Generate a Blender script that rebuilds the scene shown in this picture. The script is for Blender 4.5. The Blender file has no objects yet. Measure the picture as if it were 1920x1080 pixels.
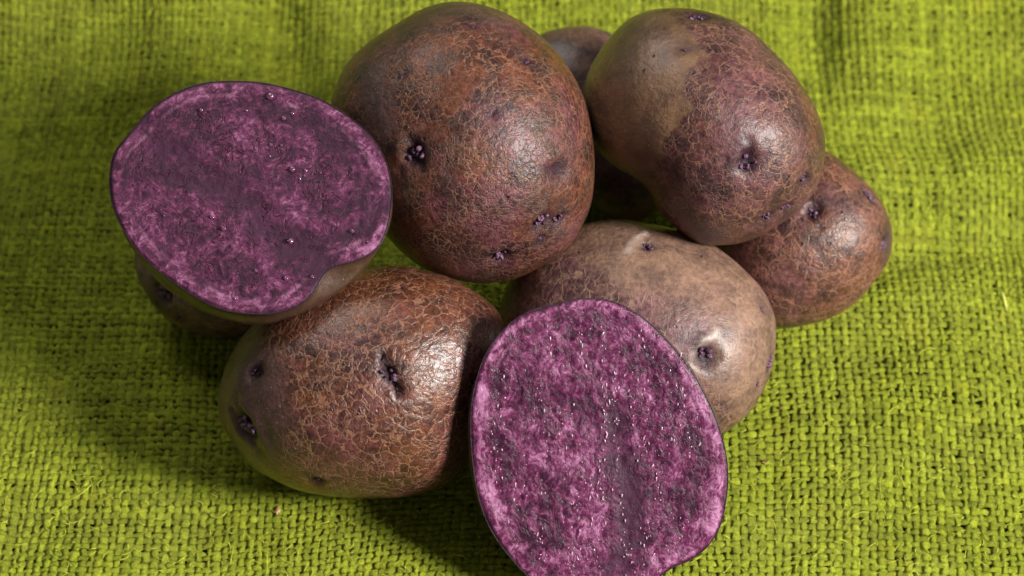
import bpy, math, random
import numpy as np
from mathutils import Matrix, Vector

random.seed(7)
rng = np.random.default_rng(7)
scene = bpy.context.scene
C = scene.collection

# ------------------------------------------------------------------ camera, light, exposure
EL = math.radians(50.0)                 # camera looks down 50 degrees
DIST = 60.0                             # cm from the middle of the pile
FPX = 77.0 * DIST
U = np.array([1.0, 0.0, 0.0])
V = np.array([0.0, math.sin(EL), math.cos(EL)])
W = np.array([0.0, -math.cos(EL), math.sin(EL)])
CM = 0.01

cam_data = bpy.data.cameras.new("camera")
cam = bpy.data.objects.new("camera", cam_data)
C.objects.link(cam)
cam_data.sensor_width = 36.0
cam_data.lens = FPX / 1920.0 * 36.0
cam_data.clip_start = 0.01
cam_data.clip_end = 50.0
cam.matrix_world = Matrix(((U[0], V[0], W[0], W[0]*DIST*CM), (U[1], V[1], W[1], W[1]*DIST*CM),
                           (U[2], V[2], W[2], W[2]*DIST*CM), (0, 0, 0, 1)))
cam_data.dof.use_dof = True
cam_data.dof.focus_distance = (DIST-6.0)*CM
cam_data.dof.aperture_fstop = 13.5
scene.camera = cam

world = bpy.data.worlds.new("World"); scene.world = world
world.use_nodes = True
bg = world.node_tree.nodes["Background"]
bg.inputs[0].default_value = (1.0, 0.97, 0.93, 1); bg.inputs[1].default_value = 0.115

def area_lamp(name, view_dir, dist, size, power, color):
    ld = bpy.data.lights.new(name, 'AREA'); ld.shape = 'DISK'; ld.size = size
    ld.energy = power; ld.color = color
    o = bpy.data.objects.new(name, ld); C.objects.link(o)
    d = Vector((U*view_dir[0] + V*view_dir[1] + W*view_dir[2]).tolist()).normalized()
    o.location = d*dist
    o.rotation_euler = d.to_track_quat('Z', 'Y').to_euler()
    return o
area_lamp("key_lamp", (0.74, 0.07, 0.66), 1.2, 0.34, 30.0, (1.0, 0.955, 0.90))
area_lamp("back_lamp", (-0.36, 0.88, 0.30), 1.2, 0.50, 4.6, (1.0, 0.97, 0.92))

scene.view_settings.view_transform = 'Standard'
scene.view_settings.look = 'None'
scene.view_settings.exposure = 0.0
scene.view_settings.gamma = 1.0
scene.cycles.use_denoising = True
scene.cycles.max_bounces = 6

# ------------------------------------------------------------------ numeric helpers
def sstep(a, b, x):
    t = np.clip((x-a)/(b-a), 0, 1); return t*t*(3-2*t)

_perm = rng.permutation(4096).astype(np.int64)
_val = rng.random(4096)*2-1
def vnoise(p):
    """smooth value noise, p (n,3)"""
    i = np.floor(p).astype(np.int64); f = p-i; f = f*f*f*(f*(f*6-15)+10)
    out = np.zeros(len(p))
    for dx in (0, 1):
        for dy in (0, 1):
            for dz in (0, 1):
                h = _perm[(i[:, 0]+dx) & 4095]
                h = _perm[(h+i[:, 1]+dy) & 4095]
                h = _perm[(h+i[:, 2]+dz) & 4095]
                w = (f[:, 0] if dx else 1-f[:, 0])*(f[:, 1] if dy else 1-f[:, 1])*(f[:, 2] if dz else 1-f[:, 2])
                out += _val[h]*w
    return out
def fbm(p, scale, octs=3, seed=0.0):
    s = 0; a = 1.0
    for k in range(octs):
        s = s + a*vnoise(p*scale*(2.03**k)+seed+17.3*k); a *= 0.5
    return s

def to_world(q):                      # (n,3) view coords in cm -> world cm
    q = np.atleast_2d(q)
    return q[:, :1]*U + q[:, 1:2]*V + q[:, 2:3]*W
def unproj(px, py, w):                # photo pixel seen at depth w (cm) -> view coords
    k = (DIST-w)/FPX
    return np.stack([(np.asarray(px, float)-960)*k, (540-np.asarray(py, float))*k,
                     np.zeros_like(np.asarray(px, float))+w], -1)

def make_mesh(name, verts_m, faces, mat=None, smooth=True, uv=None, attrs=None):
    """verts in metres (n,3); faces (m,k) array of equal-sized polygons"""
    me = bpy.data.meshes.new(name)
    faces = np.asarray(faces, np.int32); n, k = faces.shape
    me.vertices.add(len(verts_m)); me.vertices.foreach_set("co", np.asarray(verts_m, np.float32).ravel())
    me.loops.add(n*k); me.loops.foreach_set("vertex_index", faces.ravel())
    me.polygons.add(n)
    me.polygons.foreach_set("loop_start", np.arange(0, n*k, k, dtype=np.int32))
    me.polygons.foreach_set("loop_total", np.full(n, k, np.int32))
    if smooth: me.polygons.foreach_set("use_smooth", np.ones(n, bool))
    me.update(calc_edges=True)
    if uv is not None:
        l = me.uv_layers.new(name="UVMap"); l.data.foreach_set("uv", uv[faces.ravel()].astype(np.float32).ravel())
    for an, arr in (attrs or {}).items():
        a = me.attributes.new(an, 'FLOAT', 'POINT'); a.data.foreach_set("value", np.asarray(arr, np.float32))
    if mat: me.materials.append(mat)
    return me
def link(name, me, parent=None):
    o = bpy.data.objects.new(name, me); C.objects.link(o)
    if parent: o.parent = parent
    return o
def tag(o, label=None, cat=None, group=None, kind=None):
    if label: o["label"] = label
    if cat: o["category"] = cat
    if group: o["group"] = group
    if kind: o["kind"] = kind
    return o
def view_empty(name, centre_view, R=None):
    """an empty whose local axes are the given view-frame axes"""
    o = bpy.data.objects.new(name, None); C.objects.link(o); o.empty_display_size = 0.01
    A = np.stack([U, V, W], 1)
    if R is not None: A = A @ R
    c = to_world(centre_view)[0]*CM
    o.matrix_world = Matrix([[*A[i], c[i]] for i in range(3)]+[[0, 0, 0, 1]])
    return o

def closed_spline(pts, n=40):
    P = np.asarray(pts, float); m = len(P); out = []
    t = np.linspace(0, 1, n, endpoint=False)[:, None]
    for i in range(m):
        a, b, c, d = P[i-1], P[i], P[(i+1) % m], P[(i+2) % m]
        out.append(0.5*((2*b)+(-a+c)*t+(2*a-5*b+4*c-d)*t*t+(-a+3*b-3*c+d)*t**3))
    return np.concatenate(out)
def polar(pts, smooth=5):
    """closed outline (n,2) -> centre, function R(theta), ellipse-like Rs(theta)"""
    S = closed_spline(pts)
    x, y = S[:, 0], S[:, 1]; x1, y1 = np.roll(x, -1), np.roll(y, -1)
    cr = x*y1-x1*y; A = cr.sum()/2
    c = np.array([((x+x1)*cr).sum(), ((y+y1)*cr).sum()])/(6*A)
    th = np.arctan2(S[:, 1]-c[1], S[:, 0]-c[0]); r = np.hypot(S[:, 0]-c[0], S[:, 1]-c[1])
    o = np.argsort(th); th, r = th[o], r[o]
    g = np.linspace(-math.pi, math.pi, 720, endpoint=False)
    R = np.interp(g, np.concatenate([th-2*math.pi, th, th+2*math.pi]), np.tile(r, 3))
    k = np.exp(-0.5*(np.arange(-30, 31)/smooth)**2); k /= k.sum()
    R = np.convolve(np.tile(R, 3), k, 'same')[720:1440]
    q = 1/R**2
    a0 = q.mean(); a2 = 2*(q*np.cos(2*g)).mean(); b2 = 2*(q*np.sin(2*g)).mean()
    k2 = np.exp(-0.5*(np.arange(-120, 121)/40)**2); k2 /= k2.sum()
    Rb = np.convolve(np.tile(R, 3), k2, 'same')[720:1440]
    f = lambda t: np.interp(t, np.append(g, math.pi), np.append(R, R[0]))
    fs = lambda t: 1/np.sqrt(a0+a2*np.cos(2*t)+b2*np.sin(2*t))
    fb = lambda t: np.interp(t, np.append(g, math.pi), np.append(Rb, Rb[0]))
    return c, f, fs, fb

def icosphere(sub):
    import bmesh
    bm = bmesh.new(); bmesh.ops.create_icosphere(bm, subdivisions=sub, radius=1.0)
    v = np.array([x.co[:] for x in bm.verts]); f = np.array([[q.index for q in p.verts] for p in bm.faces])
    bm.free(); return v, f
ICO = {}
def ico(s):
    if s not in ICO: ICO[s] = icosphere(s)
    return ICO[s]
def poly_sdf(P, q):
    """signed distance (negative inside) of points q (n,2) to polygon P"""
    P = np.asarray(P, float); d = np.full(len(q), 1e9); ins = np.zeros(len(q), bool)
    for i in range(len(P)):
        a, b = P[i-1], P[i]; e = b-a; w = q-a
        t = np.clip((w@e)/(e@e), 0, 1); d = np.minimum(d, np.hypot(*(w-t[:, None]*e).T))
        c1 = (a[1] > q[:, 1]) != (b[1] > q[:, 1])
        with np.errstate(divide='ignore', invalid='ignore'):
            xi = (b[0]-a[0])*(q[:, 1]-a[1])/(b[1]-a[1])+a[0]
        ins ^= c1 & (q[:, 0] < xi)
    return np.where(ins, -d, d)
def line_dist(P, q):
    P = np.asarray(P, float); d = np.full(len(q), 1e9)
    for i in range(1, len(P)):
        a, b = P[i-1], P[i]; e = b-a; w = q-a
        t = np.clip((w@e)/(e@e), 0, 1); d = np.minimum(d, np.hypot(*(w-t[:, None]*e).T))
    return d

# ------------------------------------------------------------------ node helper
class NT:
    def __init__(s, name):
        s.m = bpy.data.materials.new(name); s.m.use_nodes = True
        s.t = s.m.node_tree; s.t.nodes.clear()
        s.out = s.t.nodes.new('ShaderNodeOutputMaterial')
        s.b = s.t.nodes.new('ShaderNodeBsdfPrincipled')
        s.t.links.new(s.b.outputs[0], s.out.inputs[0])
    def put(s, sock, v):
        if isinstance(v, bpy.types.NodeSocket): s.t.links.new(v, sock)
        elif v is not None:
            try: sock.default_value = v
            except Exception: sock.default_value = (*v, 1.0)
    def n(s, t, **k):
        nd = s.t.nodes.new(t)
        for a, b in k.items(): setattr(nd, a, b)
        return nd
    def math(s, op, a, b=None, c=None, clamp=False):
        nd = s.n('ShaderNodeMath', operation=op, use_clamp=clamp)
        for i, v in enumerate((a, b, c)):
            if v is not None: s.put(nd.inputs[i], v)
        return nd.outputs[0]
    def add(s, a, b): return s.math('ADD', a, b)
    def mul(s, a, b, clamp=False): return s.math('MULTIPLY', a, b, clamp=clamp)
    def sub(s, a, b): return s.math('SUBTRACT', a, b)
    def mx(s, a, b): return s.math('MAXIMUM', a, b)
    def vmath(s, op, a, b=None, sc=None):
        nd = s.n('ShaderNodeVectorMath', operation=op); s.put(nd.inputs[0], a)
        if b is not None: s.put(nd.inputs[1], b)
        if sc is not None: s.put(nd.inputs[3], sc)
        return nd.outputs[0]
    def rng(s, x, a, b, c=0.0, d=1.0, smooth=True):
        nd = s.n('ShaderNodeMapRange', interpolation_type='SMOOTHSTEP' if smooth else 'LINEAR')
        s.put(nd.inputs[0], x)
        for i, v in enumerate((a, b, c, d)): s.put(nd.inputs[i+1], v)
        return nd.outputs[0]
    def mix(s, f, a, b, mode='MIX'):
        nd = s.n('ShaderNodeMix', data_type='RGBA', blend_type=mode)
        s.put(nd.inputs[0], f); s.put(nd.inputs[6], a); s.put(nd.inputs[7], b)
        return nd.outputs[2]
    def noise(s, v, scale, detail=4, rough=0.55, dist=0.0, color=False):
        nd = s.n('ShaderNodeTexNoise'); s.put(nd.inputs['Vector'], v)
        nd.inputs['Scale'].default_value = scale; nd.inputs['Detail'].default_value = detail
        nd.inputs['Roughness'].default_value = rough; nd.inputs['Distortion'].default_value = dist
        return nd.outputs['Color' if color else 'Fac']
    def voro(s, v, scale, feature='F1', out='Distance', rand=1.0):
        nd = s.n('ShaderNodeTexVoronoi', feature=feature); s.put(nd.inputs['Vector'], v)
        nd.inputs['Scale'].default_value = scale; nd.inputs['Randomness'].default_value = rand
        return nd.outputs[out]
    def attr(s, name):
        nd = s.n('ShaderNodeAttribute', attribute_name=name); return nd.outputs['Fac']
    def objcm(s, off=(0, 0, 0)):
        tc = s.n('ShaderNodeTexCoord')
        return s.vmath('ADD', s.vmath('SCALE', tc.outputs['Object'], sc=100.0), off)
    def bump(s, h, dist, strength=1.0, normal=None):
        nd = s.n('ShaderNodeBump'); nd.inputs['Strength'].default_value = strength
        nd.inputs['Distance'].default_value = dist; s.put(nd.inputs['Height'], h)
        if normal is not None: s.put(nd.inputs['Normal'], normal)
        return nd.outputs[0]
    def set(s, **k):
        for a, v in k.items(): s.put(s.b.inputs[a.replace('_', ' ')], v)
        return s.m

def skin_material(name, seed, base=(0.115, 0.052, 0.036), dark=(0.04, 0.02, 0.022), purple=(0.13, 0.05, 0.075),
                  tan=(0.20, 0.13, 0.085), netc=(0.39, 0.19, 0.10), net=1.0, cell=0.28, rough=0.42, net_mask=(0.38, 0.6), pnet=0.12,
                  relief=1.0, spec=0.28, coat=(0.55, 0.34)):
    m = NT(name)
    p = m.objcm((seed*3.1, seed*1.7, seed*2.3))
    warp = m.vmath('SCALE', m.vmath('SUBTRACT', m.noise(p, 2.2, 3, color=True), (0.5, 0.5, 0.5)), sc=0.35)
    pw = m.vmath('ADD', p, warp)
    warp2 = m.vmath('SCALE', m.vmath('SUBTRACT', m.noise(p, 9.0, 2, color=True), (0.5, 0.5, 0.5)), sc=0.10)
    pw2 = m.vmath('ADD', pw, warp2)
    d1 = m.voro(pw2, 1/cell, 'DISTANCE_TO_EDGE')
    d2 = m.voro(pw2, 2.1/cell, 'DISTANCE_TO_EDGE')
    low = m.noise(p, 0.45, 3, 0.5); mid = m.noise(p, 1.7, 5, 0.6); hi = m.noise(p, 9.0, 6, 0.65); vhi = m.noise(p, 42.0, 3, 0.6)
    patch = m.attr('patch'); eye = m.attr('eye'); scar = m.attr('scar')
    nm = m.mul(m.rng(m.noise(p, 0.8, 3, 0.6), *net_mask), m.rng(patch, 0.0, 0.7, 1.0, pnet))
    brk = m.rng(m.noise(p, 5.5, 3, 0.6), 0.34, 0.52, 0.2, 1.0)
    l1 = m.mul(m.rng(d1, 0.005, 0.08, 1.0, 0.0), nm)
    l2 = m.mul(m.mul(m.rng(d2, 0.0, 0.10, 0.7, 0.0), m.rng(m.noise(p, 1.3, 2), 0.45, 0.6)), m.rng(patch, 0.0, 0.7, 1.0, 0.15))
    line = m.mul(m.mul(m.mx(l1, l2), brk), net, clamp=True)
    col = m.mix(m.rng(low, 0.38, 0.62), base, purple)
    col = m.mix(m.mul(m.rng(mid, 0.42, 0.62), 0.85), col, dark)
    cellc = m.voro(pw2, 1/cell, 'F1', 'Color')
    sep = m.n('ShaderNodeSeparateColor'); m.put(sep.inputs[0], cellc)
    cr = m.rng(sep.outputs[0], 0.0, 1.0, 0.72, 1.22)
    col = m.mix(m.mul(patch, 0.9), col, m.mix(m.rng(mid, 0.35, 0.7), tan, m.mix(0.55, tan, dark)))
    col = m.mix(1.0, col, m.mix(m.mul(patch, 0.7), m.rng(hi, 0.3, 0.7, 0.5, 1.45), (1, 1, 1, 1)), 'MULTIPLY')
    col = m.mix(m.mul(nm, 0.8), col, m.mix(1.0, col, cr, 'MULTIPLY'))
    pv = m.vmath('ADD', p, warp2)
    pore = m.mul(m.rng(m.voro(pv, 1.9), 0.05, 0.11, 1.0, 0.0), m.rng(m.noise(p, 0.9, 2), 0.42, 0.55))
    col = m.mix(m.mul(pore, 0.8), col, (0.02, 0.009, 0.008, 1))
    # tan flecks and scurf
    fl = m.mul(m.rng(m.noise(p, 13.0, 3, 0.7), 0.62, 0.68), m.rng(m.noise(p, 1.9, 2), 0.45, 0.6))
    col = m.mix(m.mul(fl, 0.7*min(net, 1.0)), col, netc)
    col = m.mix(m.mul(line, 0.74), col, m.mix(hi, netc, m.mix(0.5, netc, purple)))
    col = m.mix(m.mul(scar, 0.85), col, (0.50, 0.40, 0.34, 1))
    col = m.mix(m.rng(eye, 0.0, 1.0, 0.0, 0.93, False), col, (0.022, 0.010, 0.020, 1))
    dome = m.math('POWER', m.rng(d1, 0.0, 0.25, 0.0, 1.0, False), 0.5)
    h = m.add(m.mul(line, 0.55), m.mul(m.mul(dome, nm), 0.55*min(net, 1.0)))
    h = m.add(h, m.add(m.mul(hi, 0.75), m.mul(vhi, 0.14)))
    h = m.sub(m.add(h, m.mul(fl, 0.5)), m.mul(pore, 1.2))
    h = m.add(h, m.mul(m.noise(pw, 3.6, 3, 0.6), 1.3))
    bp = m.bump(h, 0.00034*relief, 0.95); cbp = m.bump(h, 0.00014*relief, 0.9)
    ro = m.add(m.rng(hi, 0.3, 0.7, rough-0.08, rough+0.12), m.add(m.mul(line, 0.18), m.mul(vhi, 0.06)))
    return m.set(Base_Color=col, Roughness=ro, Normal=bp, Specular_IOR_Level=spec, Coat_Normal=cbp, Coat_Weight=m.mul(m.sub(1.0, eye), coat[0]), Coat_Roughness=coat[1])

def flesh_material(name, seed, dark, mid, light, streak, rough, fissure, bd=0.00045, rimw=1.0, off=0.0):
    m = NT(name)
    p = m.objcm((seed*5.3, seed*2.9, 0))
    rim = m.attr('rim'); pith = m.attr('pith')
    wv = m.vmath('SCALE', m.vmath('SUBTRACT', m.noise(p, 1.6, 3, color=True), (0.5, 0.5, 0.5)), sc=0.7)
    q = m.vmath('ADD', p, wv)
    st = m.vmath('MULTIPLY', q, (1.0, streak, 1.0))
    a = m.noise(q, 1.1, 8, 0.66, 0.0); b = m.noise(st, 5.0, 6, 0.68, 0.1); c = m.noise(st, 13.0, 4, 0.65)
    v = m.add(m.add(m.mul(a, 0.48), m.mul(b, 0.52)), m.sub(m.mul(c, 0.42), 0.21))
    vein = m.mul(m.rng(m.math('ABSOLUTE', m.sub(m.noise(q, 1.7, 5, 0.66, 0.15), 0.5)), 0.0, 0.035, 1.0, 0.0), m.rng(b, 0.40, 0.6))
    v = m.add(v, m.mul(vein, 0.06))
    sx = m.n('ShaderNodeSeparateXYZ'); m.put(sx.inputs[0], q); cx = m.n('ShaderNodeCombineXYZ')
    m.put(cx.inputs[0], m.mul(rim, 4.2)); m.put(cx.inputs[1], m.mul(sx.outputs[0], 0.55)); m.put(cx.inputs[2], m.mul(sx.outputs[1], 0.55))
    rings = m.mul(m.sub(m.noise(cx.outputs[0], 1.6, 4, 0.6), 0.5), m.rng(rim, 0.2, 1.2, 1.0, 0.15))
    v = m.add(v, m.mul(rings, 0.30))
    v = m.sub(m.add(v, m.mul(m.attr('tone'), 0.10)), m.mul(pith, 0.085))
    band = m.mul(m.rng(rim, 0.04, 0.12), m.mul(m.rng(m.add(rim, m.mul(m.sub(m.noise(p, 1.2, 4, 0.6), 0.5), 0.5)), 0.12, 0.42, 1.0, 0.0), m.rng(b, 0.25, 0.6, 0.4, 1.0)))
    v = m.add(v, m.add(m.mul(band, 0.11*rimw), off))
    cr = m.n('ShaderNodeValToRGB'); m.put(cr.inputs[0], v)
    e = cr.color_ramp.elements
    e[0].position = 0.43; e[0].color = (*dark, 1); e[1].position = 0.74; e[1].color = (*light, 1)
    k = e.new(0.56); k.color = (*mid, 1)
    k = e.new(0.49); k.color = (*[0.55*x+0.45*y for x, y in zip(dark, mid)], 1)
    col = cr.outputs[0]
    # grey-violet pith and vascular lines that run along the rim
    col = m.mix(m.mul(pith, 0.35), col, m.mix(b, (0.040, 0.010, 0.032, 1), (0.12, 0.032, 0.085, 1)))
    ringn = m.add(rim, m.mul(m.sub(m.noise(p, 1.4, 2), 0.5), 0.22))
    ring = m.mul(m.rng(m.math('ABSOLUTE', m.sub(ringn, 0.34)), 0.0, 0.07, 1.0, 0.0), m.mul(m.rng(m.noise(p, 1.1, 2), 0.45, 0.6), m.rng(b, 0.35, 0.6)))
    col = m.mix(m.mul(ring, 0.45), col, (0.40, 0.18, 0.29, 1))
    fis = m.rng(m.math('ABSOLUTE', m.sub(m.noise(q, 2.1, 3, 0.6, 0.8), 0.5)), 0.0, 0.024, 1.0, 0.0)
    fis = m.mul(m.mul(fis, m.rng(m.noise(p, 1.2, 2), 0.45, 0.53)), fissure)
    fis = m.mul(fis, m.rng(rim, 0.25, 0.6))
    col = m.mix(m.mul(fis, 0.8), col, (0.06, 0.005, 0.025, 1))
    col = m.mix(m.rng(m.add(rim, m.mul(m.sub(m.noise(p, 3.5, 4, 0.7), 0.5), 0.06)), 0.010, 0.055, 1.0, 0.0), col, (0.035, 0.012, 0.03, 1))
    h = m.add(m.mul(b, 0.7), m.add(m.mul(c, 0.7), m.mul(m.noise(st, 34.0, 2, 0.6), 0.28)))
    h = m.sub(h, m.mul(fis, 0.8))
    bp = m.bump(h, bd, 0.9)
    ro = m.add(m.rng(c, 0.35, 0.65, rough-0.08, rough+0.14), m.mul(pith, 0.22))
    return m.set(Base_Color=col, Roughness=ro, Normal=bp, Specular_IOR_Level=0.35)

def simple(name, col, rough, spec=0.5, var=0.35, sc=20.0, bumpd=0.0002):
    m = NT(name); p = m.objcm()
    n_ = m.noise(p, sc, 3, 0.6)
    c = m.mix(1.0, (*col, 1), m.rng(n_, 0.25, 0.75, 1-var, 1+var), 'MULTIPLY')
    return m.set(Base_Color=c, Roughness=rough, Specular_IOR_Level=spec, Normal=m.bump(n_, bumpd, 0.8))

BUD = simple('bud_skin', (0.11, 0.045, 0.095), 0.4, 0.6, 0.9, 26.0, 0.0003)
BUDPALE = simple('bud_tip', (0.33, 0.22, 0.30), 0.35, 0.6, 0.5, 26.0)

# ------------------------------------------------------------------ potatoes
BVHS = []
def add_buds(root, pos, nrm, size, count, seed):
    """a knot of little buds inside an eye: one bumpy part"""
    r = np.random.default_rng(seed); v0, f0 = ico(2)
    nrm = nrm/np.linalg.norm(nrm); t1 = np.cross(nrm, [0.3, 0.9, 0.1]); t1 /= np.linalg.norm(t1); t2 = np.cross(nrm, t1)
    V_, F_ = [], []
    for k in range(int(count*1.1)+1):
        a = r.random()*6.28; d = size*0.7*math.sqrt(r.random())
        c = pos + t1*math.cos(a)*d + t2*math.sin(a)*d*0.7 + nrm*size*(0.05+0.12*r.random())
        s = size*(0.09+0.17*r.random())
        ax = r.normal(size=3)*0.35
        vv = v0*s*(1+0.5*fbm(v0, 1.9, 2, seed+k)[:, None]); vv = vv + nrm*(vv@nrm)[:, None]*0.5 + ax*(vv@nrm)[:, None]
        F_.append(f0+len(v0)*k); V_.append(vv+c)
    me = make_mesh('bud', np.concatenate(V_)*CM, np.concatenate(F_), BUD)
    return link('bud', me, root)

def potato(label, outline, w0, df, db, shear=(0, 0), eyes=(), patches=(), scars=(), cuts=(), mat=None, sub=6, seed=1, lump=0.05,
           group='whole unpeeled purple potatoes in the pile', cat='potato'):
    P = unproj(*np.array(outline, float).T, w0)[:, :2]
    c, R, Rs, Rb = polar(P)
    root = view_empty('purple_potato', [c[0], c[1], w0]); tag(root, label, cat, group)
    v, f = ico(sub)
    th = np.arctan2(v[:, 1], v[:, 0]); cp = np.hypot(v[:, 0], v[:, 1])
    k = sstep(0.25, 0.95, cp)
    Re = Rs(th)*(1-k)+R(th)*k
    p = np.stack([Re*v[:, 0], Re*v[:, 1], np.where(v[:, 2] > 0, df, db)*v[:, 2]], 1)
    sh = lambda q: q[:, 0]*shear[0]+q[:, 1]*shear[1]
    nrm = p/np.array([Re.mean()**2, Re.mean()**2, ((df+db)/2)**2]); nrm /= np.linalg.norm(nrm, axis=1)[:, None]
    inner = 0.35+0.65*(1-sstep(0.8, 1.0, cp))
    p = p + nrm*(lump*fbm(p, 0.42, 2, seed*9.1)*inner + 0.012*fbm(p, 1.6, 3, seed*4.7))[:, None]
    p[:, 2] += sh(p)
    front = v[:, 2] > -0.15
    eyeA = np.zeros(len(p)); patchA = np.zeros(len(p)); scarA = np.zeros(len(p))
    kpx = (DIST-w0)/FPX
    q2 = p[:, :2]                                   # cm in the plane facing the camera
    loc = lambda px, py: unproj(px, py, w0)[..., :2]-c
    buds = []
    for e in eyes:
        x, y, s, dep, nb = e[:5]; ang, asp = (e[5], e[6]) if len(e) > 5 else (0.3, 1.0)
        o = loc(x, y); i = np.argmin(np.where(front, np.hypot(*(q2-o).T), 1e9)); ctr = p[i].copy(); n0 = nrm[i].copy()
        # tangent frame at the eye
        ca, sa = math.cos(math.radians(ang)), math.sin(math.radians(ang))
        t1 = np.array([ca, sa, 0]); t1 -= n0*(t1@n0); t1 /= np.linalg.norm(t1); t2 = np.cross(n0, t1)
        d = p-ctr; a = d@t1; b = d@t2; s_ = s*kpx
        r = np.sqrt((a/(s_*asp))**2+(b/s_)**2+((d@n0)/(3*s_))**2)
        jit = 1+0.45*fbm(p, 4.0, 3, seed+x)
        dent = np.exp(-(r*jit*1.0)**3)
        wide = np.exp(-(r*0.45)**2)
        brow = np.exp(-((r-1.35)/0.4)**2)*sstep(-0.2, 0.9, b/np.maximum(np.hypot(a, b), 1e-6))
        p = p - nrm*(dep*s_*(dent*1.25+wide*0.32) - 0.22*s_*brow)[:, None]
        eyeA = np.maximum(eyeA, np.maximum(np.exp(-(r*jit*0.85)**4), 0.5*np.exp(-(r*jit*0.45)**2))*min(1.0, 0.5+dep))  # shade of the hollow painted in with the eye's dark skin
        if nb: buds.append((i, s_*min(asp, 1.5), nb, n0))
    for P_, soft, amt in patches:
        j = np.stack([fbm(p, 1.5, 4, seed+3), fbm(p, 1.5, 4, seed+8)], 1)*0.22
        sd = poly_sdf(loc(*np.array(P_, float).T), q2+j)
        patchA = np.maximum(patchA, amt*sstep(soft, -soft, sd)*front)
    for L, wd, up in scars:
        j = np.stack([fbm(p, 3.0, 3, seed+3), fbm(p, 3.0, 3, seed+8)], 1)*0.05
        d = line_dist(loc(*np.array(L, float).T), q2+j)
        g = np.exp(-(d/(wd*kpx))**2)*front
        p = p + nrm*(g*up*kpx)[:, None]; scarA = np.maximum(scarA, g)
    for L, wd, dp in cuts:
        j = np.stack([fbm(p, 4.0, 3, seed+13), fbm(p, 4.0, 3, seed+18)], 1)*0.04
        lp = loc(*np.array(L, float).T); d = line_dist(lp, q2+j)/(wd*kpx)
        ends = np.minimum(np.hypot(*(q2-lp[0]).T), np.hypot(*(q2-lp[-1]).T))/(wd*kpx)
        g = np.exp(-d**4)*front*(0.35+0.65*sstep(0.0, 2.0, ends))
        p = p - nrm*(g*dp*kpx)[:, None] + nrm*(np.exp(-((d-1.7)/0.5)**2)*front*1.5*kpx)[:, None]
        eyeA = np.maximum(eyeA, np.exp(-(d*0.85)**4)*front)  # shade inside the slit painted dark as well
    me = make_mesh('skin', p*CM, f, mat, attrs={'eye': eyeA, 'patch': patchA, 'scar': scarA})
    skin = link('skin', me, root)
    for k_, (i, s_, nb, n0) in enumerate(buds):
        add_buds(root, p[i]+n0*0.02, n0, s_, nb, seed*31+k_)
    BVHS.append((label, to_world(p+[c[0], c[1], w0]), f))
    return root

def rot_view(tx, ty):
    a, b = math.radians(tx), math.radians(ty)
    Rx = np.array([[1, 0, 0], [0, math.cos(a), -math.sin(a)], [0, math.sin(a), math.cos(a)]])
    Ry = np.array([[math.cos(b), 0, math.sin(b)], [0, 1, 0], [-math.sin(b), 0, math.cos(b)]])
    return Rx @ Ry

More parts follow.
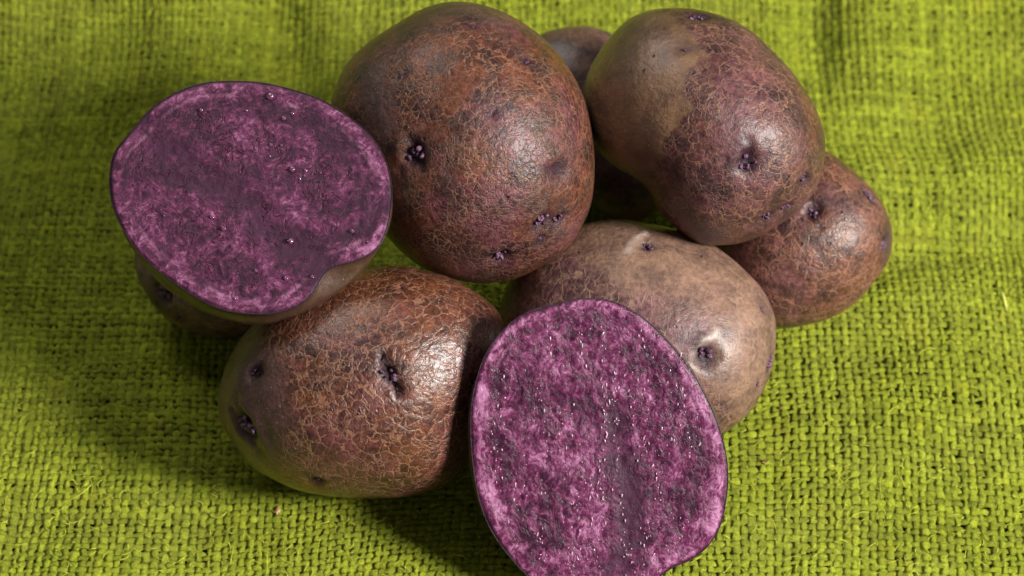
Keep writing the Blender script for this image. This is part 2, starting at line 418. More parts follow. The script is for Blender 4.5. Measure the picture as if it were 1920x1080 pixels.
def cut_half(label, outline, centre_px, w0, tx, ty, db, flesh, skin, pith, relief, seed, bulge=0.05, marks=()):
    Rm = rot_view(tx, ty); c0 = unproj(*centre_px, w0); cam_v = np.array([0, 0, DIST])
    def on_plane(px, py):
        d = unproj(px, py, 0.0)-cam_v; n = Rm[:, 2]
        t = ((c0-cam_v)@n)/(d@n); return (cam_v+d*t[..., None]-c0)@Rm
    P = on_plane(*np.array(outline, float).T)[:, :2]
    c, R, Rs, Rb = polar(P, 3)
    cen = c0 + Rm@np.array([c[0], c[1], 0])
    root = view_empty('halved_purple_potato', cen, Rm)
    tag(root, label, 'potato half', 'cut potato halves showing purple flesh')
    NA, NR = 400, 150
    g = np.linspace(-math.pi, math.pi, NA, endpoint=False); f = (np.arange(1, NR+1)/NR)**0.85
    TH, FR = np.meshgrid(g, f, indexing='ij'); Rg = R(TH)
    x = np.append((Rg*FR*np.cos(TH)).ravel(), 0); y = np.append((Rg*FR*np.sin(TH)).ravel(), 0)
    # distance to the rim, true distance rather than radial
    S = np.stack([R(g)*np.cos(g), R(g)*np.sin(g)], 1); q = np.stack([x, y], 1)
    rim = np.full(len(q), 1e9)
    for i in range(0, NA, 4):
        a, b = S[i-4], S[i]; e = b-a; w_ = q-a; t = np.clip((w_@e)/(e@e), 0, 1)
        rim = np.minimum(rim, np.hypot(*(w_-t[:, None]*e).T))
    pa = np.zeros(len(q))
    for L, wd, am in pith:
        l2 = on_plane(*np.array(L, float).T)[:, :2]-c
        j = np.stack([fbm(np.c_[q, q[:, 0]*0], 1.3, 4, seed+3), fbm(np.c_[q, q[:, 0]*0], 1.3, 4, seed+8)], 1)*0.16
        pa = np.maximum(pa, am*np.exp(-(line_dist(l2, q+j)/wd)**2))
    tone = np.zeros(len(q))
    for L, wd, am in marks:                         # paler and darker tissue: ring, lobes, core
        l2 = on_plane(*np.array(L, float).T)[:, :2]-c
        j = np.stack([fbm(np.c_[q, q[:, 0]*0], 2.2, 4, seed+23), fbm(np.c_[q, q[:, 0]*0], 2.2, 4, seed+28)], 1)*0.10
        am = am*0.6 if am > 0.75 else am
        tone += am*np.exp(-(line_dist(l2, q+j)/wd)**2)
    q3 = np.c_[q, np.zeros(len(q))]
    edge = sstep(0.0, 0.12, rim)
    z = relief*(0.9*fbm(q3, 1.1, 4, seed)+0.5*fbm(q3*[1.6, 1, 1], 4.5, 3, seed+5))*edge
    z = z - 0.04*pa*edge - 0.035*(1-sstep(0.0, 0.09, rim)) + 0.012*np.exp(-((rim-0.2)/0.12)**2)
    idx = np.arange(NA*NR).reshape(NA, NR); nx = np.roll(idx, -1, 0)
    quads = np.stack([idx[:, :-1], idx[:, 1:], nx[:, 1:], nx[:, :-1]], -1).reshape(-1, 4)
    tri = np.stack([np.full(NA, NA*NR), idx[:, 0], nx[:, 0]], -1)
    faces = np.concatenate([np.stack([quads[:, 0], quads[:, 1], quads[:, 2]], 1), np.stack([quads[:, 0], quads[:, 2], quads[:, 3]], 1), tri])
    link('cut_face', make_mesh('cut_face', np.c_[q, z]*CM, faces, flesh, attrs={'rim': rim, 'pith': pa, 'tone': np.clip(tone, -1.2, 1.2)}), root)
    # skin shell: lip a hair proud of the flesh, then the rounded back
    NB = 70
    ph = np.concatenate([[-0.004], np.linspace(0, math.pi/2, NB)**1.0])
    TH, PH = np.meshgrid(g, ph, indexing='ij')
    k = sstep(0.0, 0.20, PH)
    Rr = R(TH)*(1-k)+Rb(TH)*k*(1+bulge*np.sin(np.clip(PH/0.9, 0, 1)*math.pi)*(0.35+0.65*np.clip(-np.sin(TH), 0, 1)))
    Rr = Rr*(1-sstep(0.6, 1.4, PH))+Rs(TH)*sstep(0.6, 1.4, PH)
    cs = np.cos(np.maximum(PH, 0)); x = Rr*cs*np.cos(TH); y = Rr*cs*np.sin(TH); zz = -db*np.sin(np.maximum(PH, 0))
    x[:, 0] *= 0.994; y[:, 0] *= 0.994; zz[:, 0] = -0.02; zz[:, 1] = -0.012
    p = np.stack([x.ravel(), y.ravel(), zz.ravel()], 1)
    depthk = sstep(0.0, 0.4, -p[:, 2])
    p[:, :2] *= (1+0.012*depthk*fbm(p, 1.0, 3, seed+2))[:, None]
    M = NB+1; idx = np.arange(NA*M).reshape(NA, M); nx = np.roll(idx, -1, 0)
    qf = np.stack([idx[:, :-1], nx[:, :-1], nx[:, 1:], idx[:, 1:]], -1).reshape(-1, 4)
    z0 = np.zeros(len(p))
    link('skin', make_mesh('skin', p*CM, qf, skin, attrs={'eye': np.exp(-(p[:, 2]/0.05)**2), 'patch': z0+0.9, 'scar': z0}), root)
    BVHS.append((label, to_world(p@Rm.T+cen), np.concatenate([qf[:, :3], qf[:, [0, 2, 3]]])))
    return root, (lambda px, py: np.append((on_plane(np.array(float(px)), np.array(float(py)))[:2]-c), 0.0)), z

SK_B = skin_material('skin_rough_russet', 1.3, base=(0.115, 0.032, 0.011), dark=(0.030, 0.012, 0.010), purple=(0.105, 0.029, 0.040), net=0.85, cell=0.19, rough=0.40, net_mask=(0.30, 0.55), relief=1.2,
                     tan=(0.10, 0.062, 0.058))
SK_C = skin_material('skin_two_tone', 2.1, base=(0.085, 0.028, 0.018), dark=(0.045, 0.020, 0.022), purple=(0.12, 0.045, 0.05), tan=(0.20, 0.112, 0.058), pnet=0.25, net=0.9, cell=0.26, rough=0.36)
SK_D = skin_material('skin_netted', 3.7, base=(0.128, 0.036, 0.013), dark=(0.048, 0.015, 0.010), purple=(0.115, 0.032, 0.036), net=1.0, cell=0.27, rough=0.32,
                     net_mask=(0.22, 0.42), tan=(0.11, 0.06, 0.055), relief=1.15, coat=(1.0, 0.30))
SK_E = skin_material('skin_pale_tan', 4.4, base=(0.150, 0.072, 0.056), dark=(0.070, 0.034, 0.036), purple=(0.155, 0.070, 0.075), tan=(0.31, 0.195, 0.12),
                     netc=(0.42, 0.27, 0.17), net=0.8, cell=0.50, pnet=0.65, rough=0.40, relief=0.8, net_mask=(0.42, 0.56), coat=(0.62, 0.36))
SK_F = skin_material('skin_mauve_brown', 5.9, base=(0.145, 0.055, 0.035), dark=(0.052, 0.021, 0.019), purple=(0.155, 0.060, 0.060), tan=(0.085, 0.048, 0.036),
                     net=0.85, cell=0.36, rough=0.42, net_mask=(0.40, 0.55))
SK_G = skin_material('skin_plain_brown', 6.5, base=(0.14, 0.07, 0.05), net=0.4, relief=0.6, rough=0.5)
SK_H = skin_material('skin_small_brown', 7.2, base=(0.15, 0.075, 0.05), net=0.4, relief=0.8, tan=(0.18, 0.12, 0.10))  # the small potato's own plain brown
SK_A = skin_material('skin_smooth_gold', 8.8, base=(0.055, 0.028, 0.012), tan=(0.058, 0.030, 0.012), dark=(0.09, 0.05, 0.035), net=0.25, relief=0.35, rough=0.34)

potato('big reddish brown potato with rough netted skin at the top centre of the pile',
       [(845, 3), (800, 13), (750, 42), (690, 80), (650, 120), (628, 165), (622, 205), (632, 260), (655, 320), (685, 380), (712, 425), (745, 465), (782, 496),
        (825, 517), (880, 530), (925, 531), (975, 520), (1025, 495), (1065, 465), (1092, 425), (1108, 385), (1115, 325), (1114, 275), (1105, 215),
        (1088, 165), (1060, 115), (1025, 75), (985, 45), (940, 20), (890, 6)],
       4.1, 2.9, 2.6, (0.0, -0.05),
       eyes=[(785, 298, 23, 0.48, 4, 60, 1.2), (1042, 326, 15, 0.45, 0, 5, 1.5), (1016, 424, 20, 0.6, 9, 80, 1.2), (1050, 420, 14, 0.55, 6), (1013, 452, 9, 0.5, 5),
             (943, 486, 16, 0.6, 6, 10, 1.2), (890, 62, 8, 0.5, 1), (990, 130, 7, 0.5, 1, -40, 1.6), (756, 158, 8, 0.35, 2), (930, 228, 6, 0.5, 0, 20, 2.0),
             (845, 330, 7, 0.3, 0, 60, 1.5)],
       patches=[([(690, 130), (730, 125), (745, 200), (735, 270), (700, 265), (680, 200)], 0.18, 0.8), ([(780, 10), (900, 5), (960, 40), (860, 60), (760, 70)], 0.2, 0.5)],  # smooth greyish skin, with the sheen of left side and top rim painted in
       mat=SK_B, seed=1)
potato('two-tone potato at upper right, smooth olive tan left side, darker netted right side',
       [(1247, 13), (1202, 22), (1167, 44), (1136, 80), (1109, 124), (1096, 164), (1097, 210), (1108, 255), (1130, 290), (1158, 314), (1190, 334), (1218, 359),
        (1236, 396), (1264, 425), (1308, 456), (1358, 461), (1402, 452), (1447, 429), (1491, 400), (1522, 364), (1538, 324), (1544, 275), (1538, 235),
        (1518, 187), (1482, 133), (1442, 89), (1402, 53), (1358, 29), (1300, 15)],
       3.5, 2.6, 2.2, (0.05, -0.1),
       eyes=[(1300, 38, 13, 0.5, 8, 10, 1.6), (1383, 315, 20, 0.6, 7, 20, 1.2), (1495, 342, 13, 0.6, 5), (1467, 394, 10, 0.6, 8, 25, 1.4), (1428, 412, 11, 0.55, 5, 25, 1.3),
             (1272, 105, 8, 0.35, 1, 10, 2.0)],
       patches=[([(1080, 0), (1225, 10), (1262, 40), (1302, 70), (1306, 120), (1288, 135), (1285, 185), (1258, 230), (1245, 300), (1200, 330), (1080, 300)], 0.02, 1.0)],
       mat=SK_C, seed=2)
potato('glossy brown netted potato with a deep slit eye, lowest left of the pile',
       [(411, 764), (413, 729), (424, 684), (447, 640), (480, 603), (527, 567), (580, 535), (640, 510), (700, 500), (758, 500), (802, 509), (851, 524),
        (891, 547), (922, 569), (944, 600), (950, 640), (945, 690), (930, 745), (910, 800), (885, 850), (860, 893), (820, 916), (758, 930), (691, 934),
        (624, 931), (558, 918), (513, 898), (469, 871), (438, 831), (418, 796)],
       5.1, 2.5, 2.5, (0.0, 0.0),
       eyes=[(738, 697, 13, 0.35, 5, -64, 2.0), (490, 690, 15, 0.55, 3), (466, 792, 24, 0.5, 8, -40, 1.3), (446, 838, 12, 0.4, 4), (600, 893, 11, 0.5, 2)],
       patches=[([(400, 680), (480, 640), (560, 680), (560, 760), (520, 860), (470, 900), (400, 850)], 0.35, 0.75)],  # smooth grey-purple end, its sheen painted into the skin colour
       cuts=[([(727, 655), (736, 672), (742, 680), (752, 700), (758, 720), (763, 738)], 5.5, 22)],
       mat=SK_D, seed=3)
potato('pale tan smooth potato with a white crescent scar, centre right behind the standing cut half',
       [(1060, 433), (1110, 417), (1160, 412), (1210, 417), (1260, 427), (1310, 443), (1360, 475), (1400, 510), (1430, 545), (1450, 585), (1455, 625),
        (1452, 665), (1442, 705), (1425, 740), (1400, 775), (1355, 809), (1300, 822), (1240, 812), (1180, 785), (1110, 745), (1040, 700), (985, 655),
        (940, 620), (940, 565), (968, 505), (1020, 460)],
       3.25, 2.2, 2.05, (0.0, -0.12),
       eyes=[(1210, 463, 13, 0.6, 5, 30, 1.2), (1306, 662, 18, 0.65, 7, 40, 1.2), (1425, 579, 7, 0.5, 3), (1441, 678, 12, 0.5, 7, 80, 1.5), (1415, 720, 7, 0.45, 4, 70, 1.3)],
       patches=[([(960, 400), (1300, 400), (1420, 520), (1440, 640), (1380, 640), (1330, 560), (1240, 560), (1150, 520), (1040, 470)], 0.25, 0.7),
                ([(1130, 420), (1300, 430), (1460, 560), (1470, 700), (1400, 800), (1330, 720), (1330, 600), (1180, 560)], 0.3, 0.6)],
       scars=[([(1205, 440), (1186, 450), (1173, 472)], 5, 3.5), ([(1330, 615), (1300, 650), (1283, 690)], 6, 3.0)],
       mat=SK_E, seed=4)
potato('mauve brown potato at the far right, half hidden under the two-tone potato',
       [(1500, 280), (1545, 282), (1570, 296), (1595, 318), (1630, 352), (1655, 388), (1670, 425), (1672, 455), (1662, 495), (1635, 535), (1595, 575),
        (1550, 600), (1500, 612), (1450, 614), (1415, 600), (1385, 562), (1352, 515), (1342, 445), (1370, 370), (1435, 310)],
       1.5, 1.8, 1.85, (0.0, 0.0),
       eyes=[(1508, 400, 17, 0.6, 4), (1650, 460, 11, 0.6, 4, 60, 1.3), (1620, 368, 10, 0.45, 5, -45, 2.2)],
       patches=[([(1560, 280), (1600, 330), (1640, 370), (1652, 420), (1640, 480), (1690, 480), (1690, 300)], 0.05, 0.9)],
       mat=SK_F, seed=5)
potato('brown potato at the back, only its top showing between the two upper potatoes',
       [(1083, 49), (1050, 52), (1010, 66), (982, 95), (970, 150), (985, 225), (1025, 300), (1075, 360), (1130, 402), (1180, 418), (1225, 402), (1247, 360),
        (1245, 300), (1225, 220), (1200, 140), (1165, 78), (1125, 54)],
       -0.7, 1.6, 1.8, mat=SK_G, sub=5, seed=6)
potato('small shaded potato tucked under the upper left cut half',
       [(250, 470), (252, 505), (262, 535), (284, 570), (315, 600), (365, 624), (420, 632), (470, 626), (515, 600), (540, 560), (545, 510), (530, 460), (490, 420),
        (430, 400), (360, 400), (300, 415), (265, 440)],
       2.0, 1.3, 2.0, (0.1, 0.0), eyes=[(308, 550, 18, 0.6, 9, 20, 1.4), (345, 600, 9, 0.4, 4)],
       patches=[([(255, 480), (310, 500), (320, 560), (270, 560)], 0.2, 0.7)], mat=SK_H, sub=5, seed=7)

FL_A = flesh_material('purple_flesh_moist', 1.0, (0.044, 0.012, 0.032), (0.135, 0.028, 0.080), (0.42, 0.165, 0.32), 1.0, 0.46, 1.0, 0.00026, 0.6, -0.010)
FL_I = flesh_material('purple_flesh_wet', 2.0, (0.040, 0.008, 0.026), (0.140, 0.022, 0.078), (0.46, 0.19, 0.36), 0.55, 0.30, 0.0, 0.00034, 0.7, 0.008)

A_root, A_at, _ = cut_half('upper left potato half, wide purple cut face with clear droplets, skin showing below',
       [(205, 360), (205, 320), (215, 282), (250, 240), (280, 205), (330, 172), (380, 155), (430, 151), (490, 154), (555, 169), (610, 190), (670, 230),
        (705, 265), (727, 310), (735, 355), (732, 400), (720, 445), (700, 473), (660, 491), (635, 496), (618, 503), (603, 520), (593, 540), (575, 562), (550, 577),
        (520, 586), (490, 589), (450, 587), (405, 577), (355, 550), (305, 515), (265, 480), (235, 440), (215, 400)],
       (470, 368), 6.2, -18, -10, 2.1, FL_A, SK_A,
       [([(250, 225), (330, 300), (430, 350), (500, 420), (560, 470), (600, 490)], 0.26, 1.0), ([(560, 465), (640, 440), (725, 385)], 0.14, 0.8),
        ([(430, 350), (330, 345), (270, 310)], 0.14, 0.7)], 0.016, 1.0, bulge=0.085,
       marks=[([(590, 225), (650, 275), (675, 330), (685, 385)], 0.30, -0.8), ([(320, 205), (400, 200), (540, 220)], 0.22, -0.6), ([(265, 300), (320, 325), (400, 350)], 0.2, -0.7),
              ([(420, 470), (460, 530), (520, 505)], 0.25, -0.4), ([(560, 440), (600, 480), (600, 530)], 0.3, -0.7), ([(655, 440), (690, 430)], 0.2, -0.5), ([(250, 250), (290, 230)], 0.3, -0.3),
              ([(610, 212), (665, 250), (700, 300), (712, 360)], 0.11, 1.1), ([(505, 365), (550, 405), (620, 428), (690, 405)], 0.12, 0.8), ([(360, 470), (420, 445), (490, 460), (512, 520)], 0.16, 0.6),
              ([(245, 435), (300, 500), (380, 552), (460, 572), (550, 562)], 0.14, 0.8), ([(480, 240), (430, 290), (520, 310)], 0.3, 0.35), ([(250, 380), (300, 420)], 0.25, 0.5),
              ([(640, 480), (690, 462), (718, 420)], 0.08, 0.9)])
I_root, I_at, _ = cut_half('front potato half, speckled glistening purple cut face reaching the bottom of the photo',
       [(882, 820), (883, 765), (892, 715), (905, 675), (925, 640), (960, 602), (1000, 580), (1045, 569), (1075, 561), (1110, 559), (1150, 565), (1190, 584),
        (1230, 616), (1270, 660), (1300, 700), (1325, 745), (1345, 790), (1360, 840), (1366, 890), (1362, 940), (1350, 990), (1325, 1028), (1295, 1051),
        (1265, 1063), (1243, 1078), (1222, 1093), (1190, 1112), (1130, 1122), (1060, 1115), (1000, 1090), (950, 1038), (915, 985), (895, 925), (886, 870)],
       (1125, 835), 7.0, 7, 2, 2.1, FL_I, SK_B,
       [([(1150, 780), (1165, 850), (1185, 930), (1180, 1010), (1150, 1090)], 0.30, 1.0), ([(1060, 760), (1130, 800)], 0.2, 0.4)], 0.018, 2.0, bulge=0.03,
       marks=[([(905, 690), (899, 800), (915, 900), (950, 990)], 0.13, 0.9), ([(945, 690), (932, 800), (950, 920), (1000, 1030)], 0.12, -0.7), ([(1300, 740), (1338, 830), (1345, 910), (1325, 990)], 0.14, 0.8),
              ([(1270, 740), (1305, 830), (1305, 920), (1270, 1000)], 0.14, -0.7), ([(1040, 800), (1060, 840)], 0.3, 0.7), ([(1150, 700), (1180, 740)], 0.3, 0.4), ([(1230, 700), (1250, 760)], 0.3, -0.6),
              ([(990, 720), (1020, 790)], 0.35, -0.5), ([(1070, 600), (1110, 620)], 0.2, -0.5), ([(1160, 860), (1200, 990)], 0.14, -0.9), ([(1080, 900), (1120, 980)], 0.3, 0.5), ([(1010, 900), (1050, 990)], 0.25, -0.4),
              ([(980, 600), (930, 650)], 0.10, 0.6), ([(1220, 1040), (1290, 1020)], 0.15, 0.7)])

# ------------------------------------------------------------------ water droplets and painted glint beads
WATER = NT('water'); WATER.set(Base_Color=(0.30, 0.10, 0.22, 1), Roughness=0.04, IOR=1.4, Transmission_Weight=0.5, Specular_IOR_Level=1.0, Coat_Weight=1.0, Coat_Roughness=0.03); WATER = WATER.m
v3, f3 = ico(3)
for k, (x, y, r) in enumerate([(507, 181, 8), (548, 213, 4), (532, 222, 5), (377, 207, 4), (508, 272, 4), (528, 273, 3), (506, 293, 3), (548, 318, 6),
                               (573, 320, 4), (419, 429, 5), (398, 407, 4), (545, 452, 6), (480, 508, 4), (536, 522, 5), (585, 519, 4), (661, 434, 4),
                               (308, 405, 3), (463, 208, 3), (571, 330, 3), (562, 335, 3), (440, 560, 3), (690, 455, 3)]):
    r_ = r*0.0115; c = A_at(x, y)
    vv = v3*np.array([r_, r_*0.9, r_*0.62]); vv = vv*(1+0.08*fbm(v3, 1.0, 2, k)[:, None])
    o = link('water_droplet', make_mesh('water_droplet', (vv+c+[0, 0, r_*0.25])*CM, f3, WATER), A_root)

GLINT = NT('juice_glint'); GLINT.set(Base_Color=(0.68, 0.42, 0.56, 1), Roughness=0.12, Specular_IOR_Level=0.8, Coat_Weight=0.6, Coat_Roughness=0.05); GLINT = GLINT.m  # pale base colour paints the bright glints of the wet face
v1, f1 = ico(2)
VV, FF = [], []; n = 0; r = np.random.default_rng(5); cen = I_at(1125, 835)
cols = [(r.uniform(920, 1335), r.uniform(590, 1050)) for _ in range(95)]
for cx, cy in cols:
    for k in range(r.integers(3, 9)):
        x = cx+r.normal()*4+(k*1.2); y = cy+k*r.uniform(8, 15)
        e = ((x-1125)/225)**2+((y-835)/262)**2
        if e > 0.92: continue
        s = 0.0122*r.uniform(0.55, 1.35); L = s*r.uniform(1.5, 4.0) if r.random() < 0.55 else s
        a = r.normal()*0.25-0.1; vv = v1*np.array([s, L, s*0.8])
        vv = np.stack([vv[:, 0]*math.cos(a)-vv[:, 1]*math.sin(a), vv[:, 0]*math.sin(a)+vv[:, 1]*math.cos(a), vv[:, 2]], 1)
        VV.append(vv+I_at(x, y)+[0, 0, 0.004]); FF.append(f1+n*len(v1)); n += 1
o = link('glint_beads', make_mesh('glint_beads', np.concatenate(VV)*CM, np.concatenate(FF), GLINT), I_root); o['kind'] = 'stuff'

# ------------------------------------------------------------------ cloth
PITCH = 0.192; PWEFT = 0.164
tt = np.linspace(-16, 24, 2001)
alpha = math.radians(40)*sstep(3.5, 10.0, tt)
dy = np.cos(alpha); dz = np.sin(alpha); dt = tt[1]-tt[0]
YY = np.cumsum(dy)*dt; ZZ = np.cumsum(dz)*dt
i0 = np.searchsorted(tt, 0.0); YY -= YY[i0]; ZZ -= ZZ[i0]
def bell(x, w): return np.exp(-(x/w)**2)
def folds(s, t):
    """gentle creases, height in cm along the surface normal"""
    p = np.c_[s*0.16, t*0.16, np.zeros_like(s)]
    h = 0.32*fbm(p, 1.0, 3, 4.2)*sstep(-13, -4, t)*(0.35+0.65*sstep(0.5, 5, t))
    h += 0.10*fbm(p, 3.1, 2, 8.8)
    # long soft crease right of the pile and the roll above it
    line = 0.9+0.16*(s-7.5)
    h -= 0.45*bell(t-line, 0.8)*sstep(6.5, 8.5, s)
    h += 0.60*bell(t-line-2.0, 1.3)*sstep(6.8, 9.0, s)
    # upright roll at top right, fold at top left
    h -= 0.50*bell(s-7.9-0.03*(t-9), 0.7)*sstep(5.0, 8.0, t)
    h += 0.45*bell(s-9.8, 1.2)*sstep(4.0, 8.0, t)
    h -= 0.50*bell(s+6.0+0.25*(t-8), 0.8)*sstep(4.5, 7.5, t)
    h += 0.40*bell(s+8.2, 1.4)*sstep(3.0, 7.0, t)
    h -= 0.16*bell(t+1.0-0.1*s, 0.5)*sstep(-8, -10, s)
    return h
def cloth_point(s, t, off):
    """s,t arrays (cm) -> world cm; off along the normal"""
    a = math.radians(40)*sstep(3.5, 10.0, t)
    y = np.interp(t, tt, YY); z = np.interp(t, tt, ZZ)
    h = folds(s, t)+off
    return np.stack([s, y-np.sin(a)*h, z+np.cos(a)*h], -1)
def skew(s, t):
    """threads are never quite straight"""
    p = np.c_[s*0.11, t*0.11, np.zeros_like(s)]
    ds = 0.35*fbm(p, 1.0, 2, 31.0)+0.02*(t)*0.6
    du = 0.40*fbm(p, 1.0, 2, 57.0)+0.15*np.sin(s*0.22+1.0)+0.04*np.maximum(0, -s-7)*0.6
    return s+ds, t+du

def yarn_material(name, warp):
    m = NT(name)
    uvn = m.n('ShaderNodeUVMap'); uvn.uv_map = 'UVMap'
    oi = m.n('ShaderNodeObjectInfo'); rnd = oi.outputs['Random']
    tc = m.n('ShaderNodeTexCoord'); g = m.vmath('SCALE', tc.outputs['Object'], sc=100.0)
    sp = m.n('ShaderNodeSeparateXYZ'); m.put(sp.inputs[0], uvn.outputs[0])
    u, v = sp.outputs[0], sp.outputs[1]
    # fibres twist round the yarn
    cb = m.n('ShaderNodeCombineXYZ')
    m.put(cb.inputs[0], m.mul(u, 1.6)); m.put(cb.inputs[1], m.add(m.mul(v, 5.0), m.mul(u, 1.3))); m.put(cb.inputs[2], m.mul(rnd, 50.0))
    fib = m.noise(cb.outputs[0], 3.4, 5, 0.75)
    blot = m.noise(g, 0.9, 4, 0.6); fine = m.noise(g, 7.0, 3, 0.65)
    c = m.mix(m.rng(fine, 0.3, 0.7), (0.32, 0.415, 0.008, 1), (0.51, 0.585, 0.030, 1))
    c = m.mix(m.mul(m.rng(blot, 0.52, 0.72), 0.45), c, (0.48, 0.47, 0.010, 1))
    c = m.mix(m.mul(m.rng(fib, 0.5, 0.68), 0.65), c, (0.72, 0.73, 0.20, 1))
    c = m.mix(m.mul(m.rng(fib, 0.48, 0.32), 0.65), c, (0.20, 0.27, 0.004, 1))
    c = m.mix(1.0, c, m.rng(rnd, 0.0, 1.0, 0.80, 1.15), 'MULTIPLY')
    c = m.mix(1.0, c, m.rng(m.noise(g, 2.4, 4, 0.7), 0.3, 0.7, 0.78, 1.25), 'MULTIPLY')
    c = m.mix(m.mul(m.rng(m.noise(g, 0.35, 3, 0.5), 0.45, 0.65), 0.12), c, (0.60, 0.60, 0.12, 1))
    c = m.mix(m.rng(m.noise(g, 3.3, 3, 0.6), 0.72, 0.78), c, (0.30, 0.16, 0.04, 1))
    
    return m.set(Base_Color=c, Roughness=0.8, Specular_IOR_Level=0.25, Normal=m.bump(fib, 0.0014, 1.0))
YW = yarn_material('yarn_warp', True); YF = yarn_material('yarn_weft', False)

cloth = bpy.data.objects.new('burlap_cloth', None); C.objects.link(cloth); cloth.empty_display_size = 0.01
tag(cloth, 'coarsely woven lime green burlap cloth lying under the potatoes and rising behind them', 'cloth')
S0, S1, T0, T1 = -17.5, 17.5, -13.0, 12.5
NW = int((S1-S0)/PITCH); NF = int((T1-T0)/PWEFT)
SEG = 4; ARC = np.radians([-35, 20, 90, 160, 215]); na = len(ARC)
def yarn(i, warp):
    n_cross = NF if warp else NW
    npt = n_cross*SEG+1; k = np.arange(npt)/SEG            # in pitches
    pa, pb = (PWEFT, PITCH) if warp else (PITCH, PWEFT)
    along = (T0 if warp else S0)+(k+0.5)*pa
    r = np.random.default_rng(1000+i if warp else 5000+i)
    across = (S0 if warp else T0)+(i+0.5)*pb
    w3 = np.c_[k*0.35, np.full(npt, i*7.7), np.full(npt, 0.5 if warp else 9.5)]
    wob = 0.034*fbm(w3, 1.0, 3, 3.0)+0.014*r.normal()+0.03*fbm(w3*[3.0, 1, 1], 1.0, 1, 9.0)*(1 if warp else 0.6)
    thick = 1.04+0.36*fbm(w3, 0.55, 3, 60.0)+0.12*r.normal()+0.14*fbm(w3*[5.0, 1, 1], 1.0, 1, 19.0)
    thick = np.clip(thick, 0.55, 1.75)
    ph = np.cos(math.pi*(k))*(1 if i % 2 == 0 else -1)      # at crossing k, up or down
    if not warp: ph = -ph
    amp = 0.028
    off = amp*ph
    hw = (0.085 if warp else 0.073)*thick*(1+0.08*ph); hh = 0.038*(0.75+0.25*thick)
    s = np.full(npt, across)+wob if warp else along
    t = along if warp else np.full(npt, across)+wob
    side = hw[:, None]*np.cos(ARC)[None]; up = hh[:, None]*np.sin(ARC)[None]
    side = side*(1+0.12*rng.standard_normal(side.shape)); up = up*(1+0.15*rng.standard_normal(up.shape))
    ss = np.repeat(s[:, None], na, 1); ts = np.repeat(t[:, None], na, 1)
    if warp: ss = ss+side
    else: ts = ts-side
    offs = off[:, None]+up
    a, b = skew(ss.ravel(), ts.ravel())
    P = cloth_point(a, b, offs.ravel())
    idx = np.arange(npt*na).reshape(npt, na)
    q = np.stack([idx[:-1, :-1], idx[1:, :-1], idx[1:, 1:], idx[:-1, 1:]], -1).reshape(-1, 4)
    if warp: q = q[:, ::-1]
    uv = np.stack([np.repeat(k, na), np.tile(np.linspace(0, 1, na), npt)], 1)
    nm = 'warp_yarn' if warp else 'weft_yarn'
    link(nm, make_mesh(nm, P*CM, q, YW if warp else YF, uv=uv), cloth)
for i in range(NW): yarn(i, True)
for i in range(NF): yarn(i, False)

# loose fuzz standing off the yarns
FZ = simple('fuzz', (0.66, 0.70, 0.08), 0.8, 0.2, 0.3, 10.0)
NFZ = 9500; NS = 6
r = np.random.default_rng(99)
s0 = r.uniform(S0+0.5, S1-0.5, NFZ); t0 = T0+0.5+(T1-T0-1)*r.random(NFZ)**1.15; a0 = r.uniform(0, 6.28, NFZ); cur = r.normal(size=NFZ)*1.1
ln = r.uniform(0.10, 0.42, NFZ)*(1+1.6*(r.random(NFZ) < 0.08)); hmax = r.uniform(0.01, 0.09, NFZ); rad = r.uniform(0.0045, 0.0095, NFZ)
k = np.linspace(0, 1, NS)[None]; ang = a0[:, None]+cur[:, None]*k*1.5
ds = np.cumsum(np.cos(ang), 1)/NS*ln[:, None]; dtt = np.cumsum(np.sin(ang), 1)/NS*ln[:, None]
ss = s0[:, None]+ds; ts = t0[:, None]+dtt; hh = 0.065+hmax[:, None]*np.sin(k*math.pi)
P = cloth_point(ss.ravel(), ts.ravel(), hh.ravel()).reshape(NFZ, NS, 3)
rr = rad[:, None]*(1-0.75*k)
sd = np.stack([-np.sin(ang), np.cos(ang), 0*ang], -1)
ring = np.stack([P+sd*rr[..., None], P-sd*rr[..., None]*0.5+np.array([0, 0, 1])*rr[..., None], P-sd*rr[..., None]], 2)
idx = np.arange(NFZ*NS*3).reshape(NFZ, NS, 3); nxk = np.roll(idx, -1, 2)
q = np.stack([idx[:, :-1], idx[:, 1:], nxk[:, 1:], nxk[:, :-1]], -1).reshape(-1, 4)
o = link('fuzz', make_mesh('fuzz', ring.reshape(-1, 3)*CM, q, FZ), cloth); o['kind'] = 'stuff'

# dark green sheet added under the cloth, painting the shade between threads
g1 = np.linspace(S0-25, S1+25, 90); g2 = np.linspace(T0-5, T1+9, 90); GS, GT = np.meshgrid(g1, g2, indexing='ij')
P = cloth_point(GS.ravel(), GT.ravel(), np.full(GS.size, -0.16))
idx = np.arange(GS.size).reshape(GS.shape)
q = np.stack([idx[:-1, :-1], idx[1:, :-1], idx[1:, 1:], idx[:-1, 1:]], -1).reshape(-1, 4)
o = link('gap_sheet', make_mesh('gap_sheet', P*CM, q, simple('gap_sheet_green', (0.11, 0.15, 0.010), 0.8, 0.2, 0.3, 3.0))); tag(o, kind='structure')

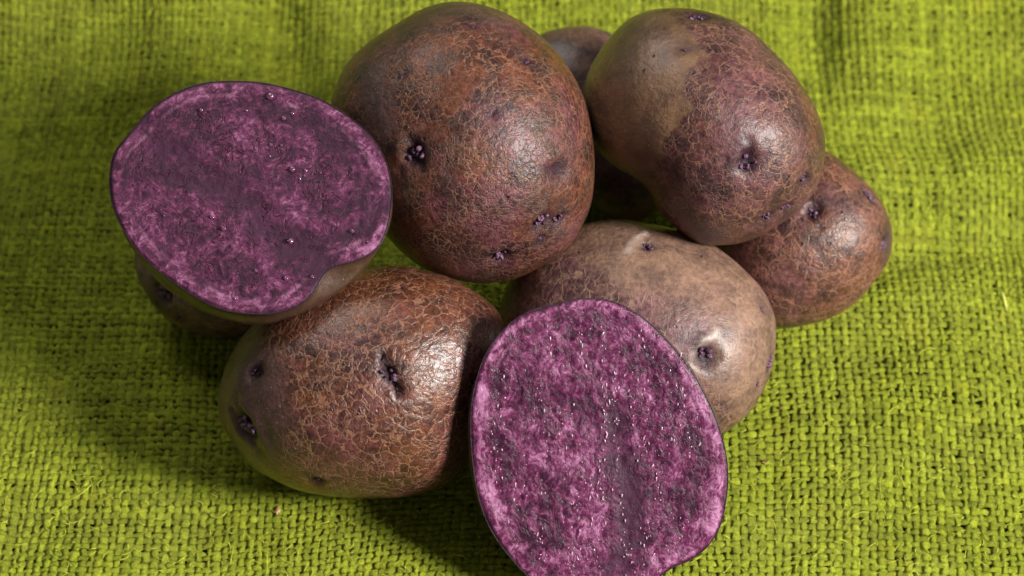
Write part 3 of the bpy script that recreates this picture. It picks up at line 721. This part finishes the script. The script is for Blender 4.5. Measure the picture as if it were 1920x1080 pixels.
# ------------------------------------------------------------------ crumbs and the stray straw
def ground_hit(px, py):
    """where the ray through a photo pixel meets the cloth (world cm), by marching"""
    cw = W*DIST; d = to_world(unproj(px, py, 0.0))[0]-cw; d /= np.linalg.norm(d)
    best = None
    for k in np.linspace(40, 80, 1600):
        p = cw+d*k
        t = np.interp(p[1], YY, tt); z = cloth_point(np.array([p[0]]), np.array([t]), np.array([0.08]))[0][2]
        if p[2] <= z: best = p; break
    return best
CR = simple('crumb_tan', (0.42, 0.27, 0.12), 0.6, 0.4, 0.5, 18.0); CD = simple('crumb_brown', (0.16, 0.08, 0.04), 0.7, 0.3, 0.5, 18.0)
for k, (x, y, s, mt, lab) in enumerate([
        (520, 957, 0.075, CR, 'tan papery flake of skin on the cloth below the slit-eyed potato'),
        (303, 801, 0.05, CD, 'small brown crumb of soil on the cloth left of the slit-eyed potato'),
        (1462, 765, 0.05, CD, 'small brown crumb of soil on the cloth right of the pale tan potato'),
        (1432, 866, 0.06, CD, 'reddish brown crumb on the cloth below the pale tan potato')]):
    p = ground_hit(x, y); vv, ff = ico(2)
    vv = vv*(1+0.45*fbm(vv, 1.6, 3, k*5.0)[:, None])*np.array([1.0, 1.5 if k == 0 else 0.9, 0.55])*s
    o = link('crumb', make_mesh('crumb', vv*CM, ff, mt, smooth=False)); o.location = Vector((p*CM).tolist())
    tag(o, lab, 'crumb', 'crumbs on the cloth')
ST = simple('straw', (0.62, 0.62, 0.14), 0.6, 0.4, 0.3, 10.0)
p0, p1 = ground_hit(1879, 545), ground_hit(1888, 583)
ax = (p1-p0); n_ = 10; kk = np.linspace(0, 1, n_); R_ = 0.028*np.sin(kk*math.pi*0.9+0.15)+0.006
e1 = np.cross(ax, [0, 0, 1]); e1 /= np.linalg.norm(e1)
pts = []
for a, rr_ in zip(kk, R_):
    for j in range(6):
        q_ = j/6*6.283; pts.append(ax*(a-0.5)+e1*math.cos(q_)*rr_+np.array([0, -0.5, 0.8])*(math.sin(q_)*rr_*0.5+0.03*math.sin(a*3)))
idx = np.arange(n_*6).reshape(n_, 6); nxk = np.roll(idx, -1, 1)
o = link('straw', make_mesh('straw', np.array(pts)*CM, np.stack([idx[:-1], idx[1:], nxk[1:], nxk[:-1]], -1).reshape(-1, 4), ST))
o.location = Vector((((p0+p1)/2)*CM).tolist()); tag(o, 'short pale straw fibre lying on the cloth at the far right', 'straw')
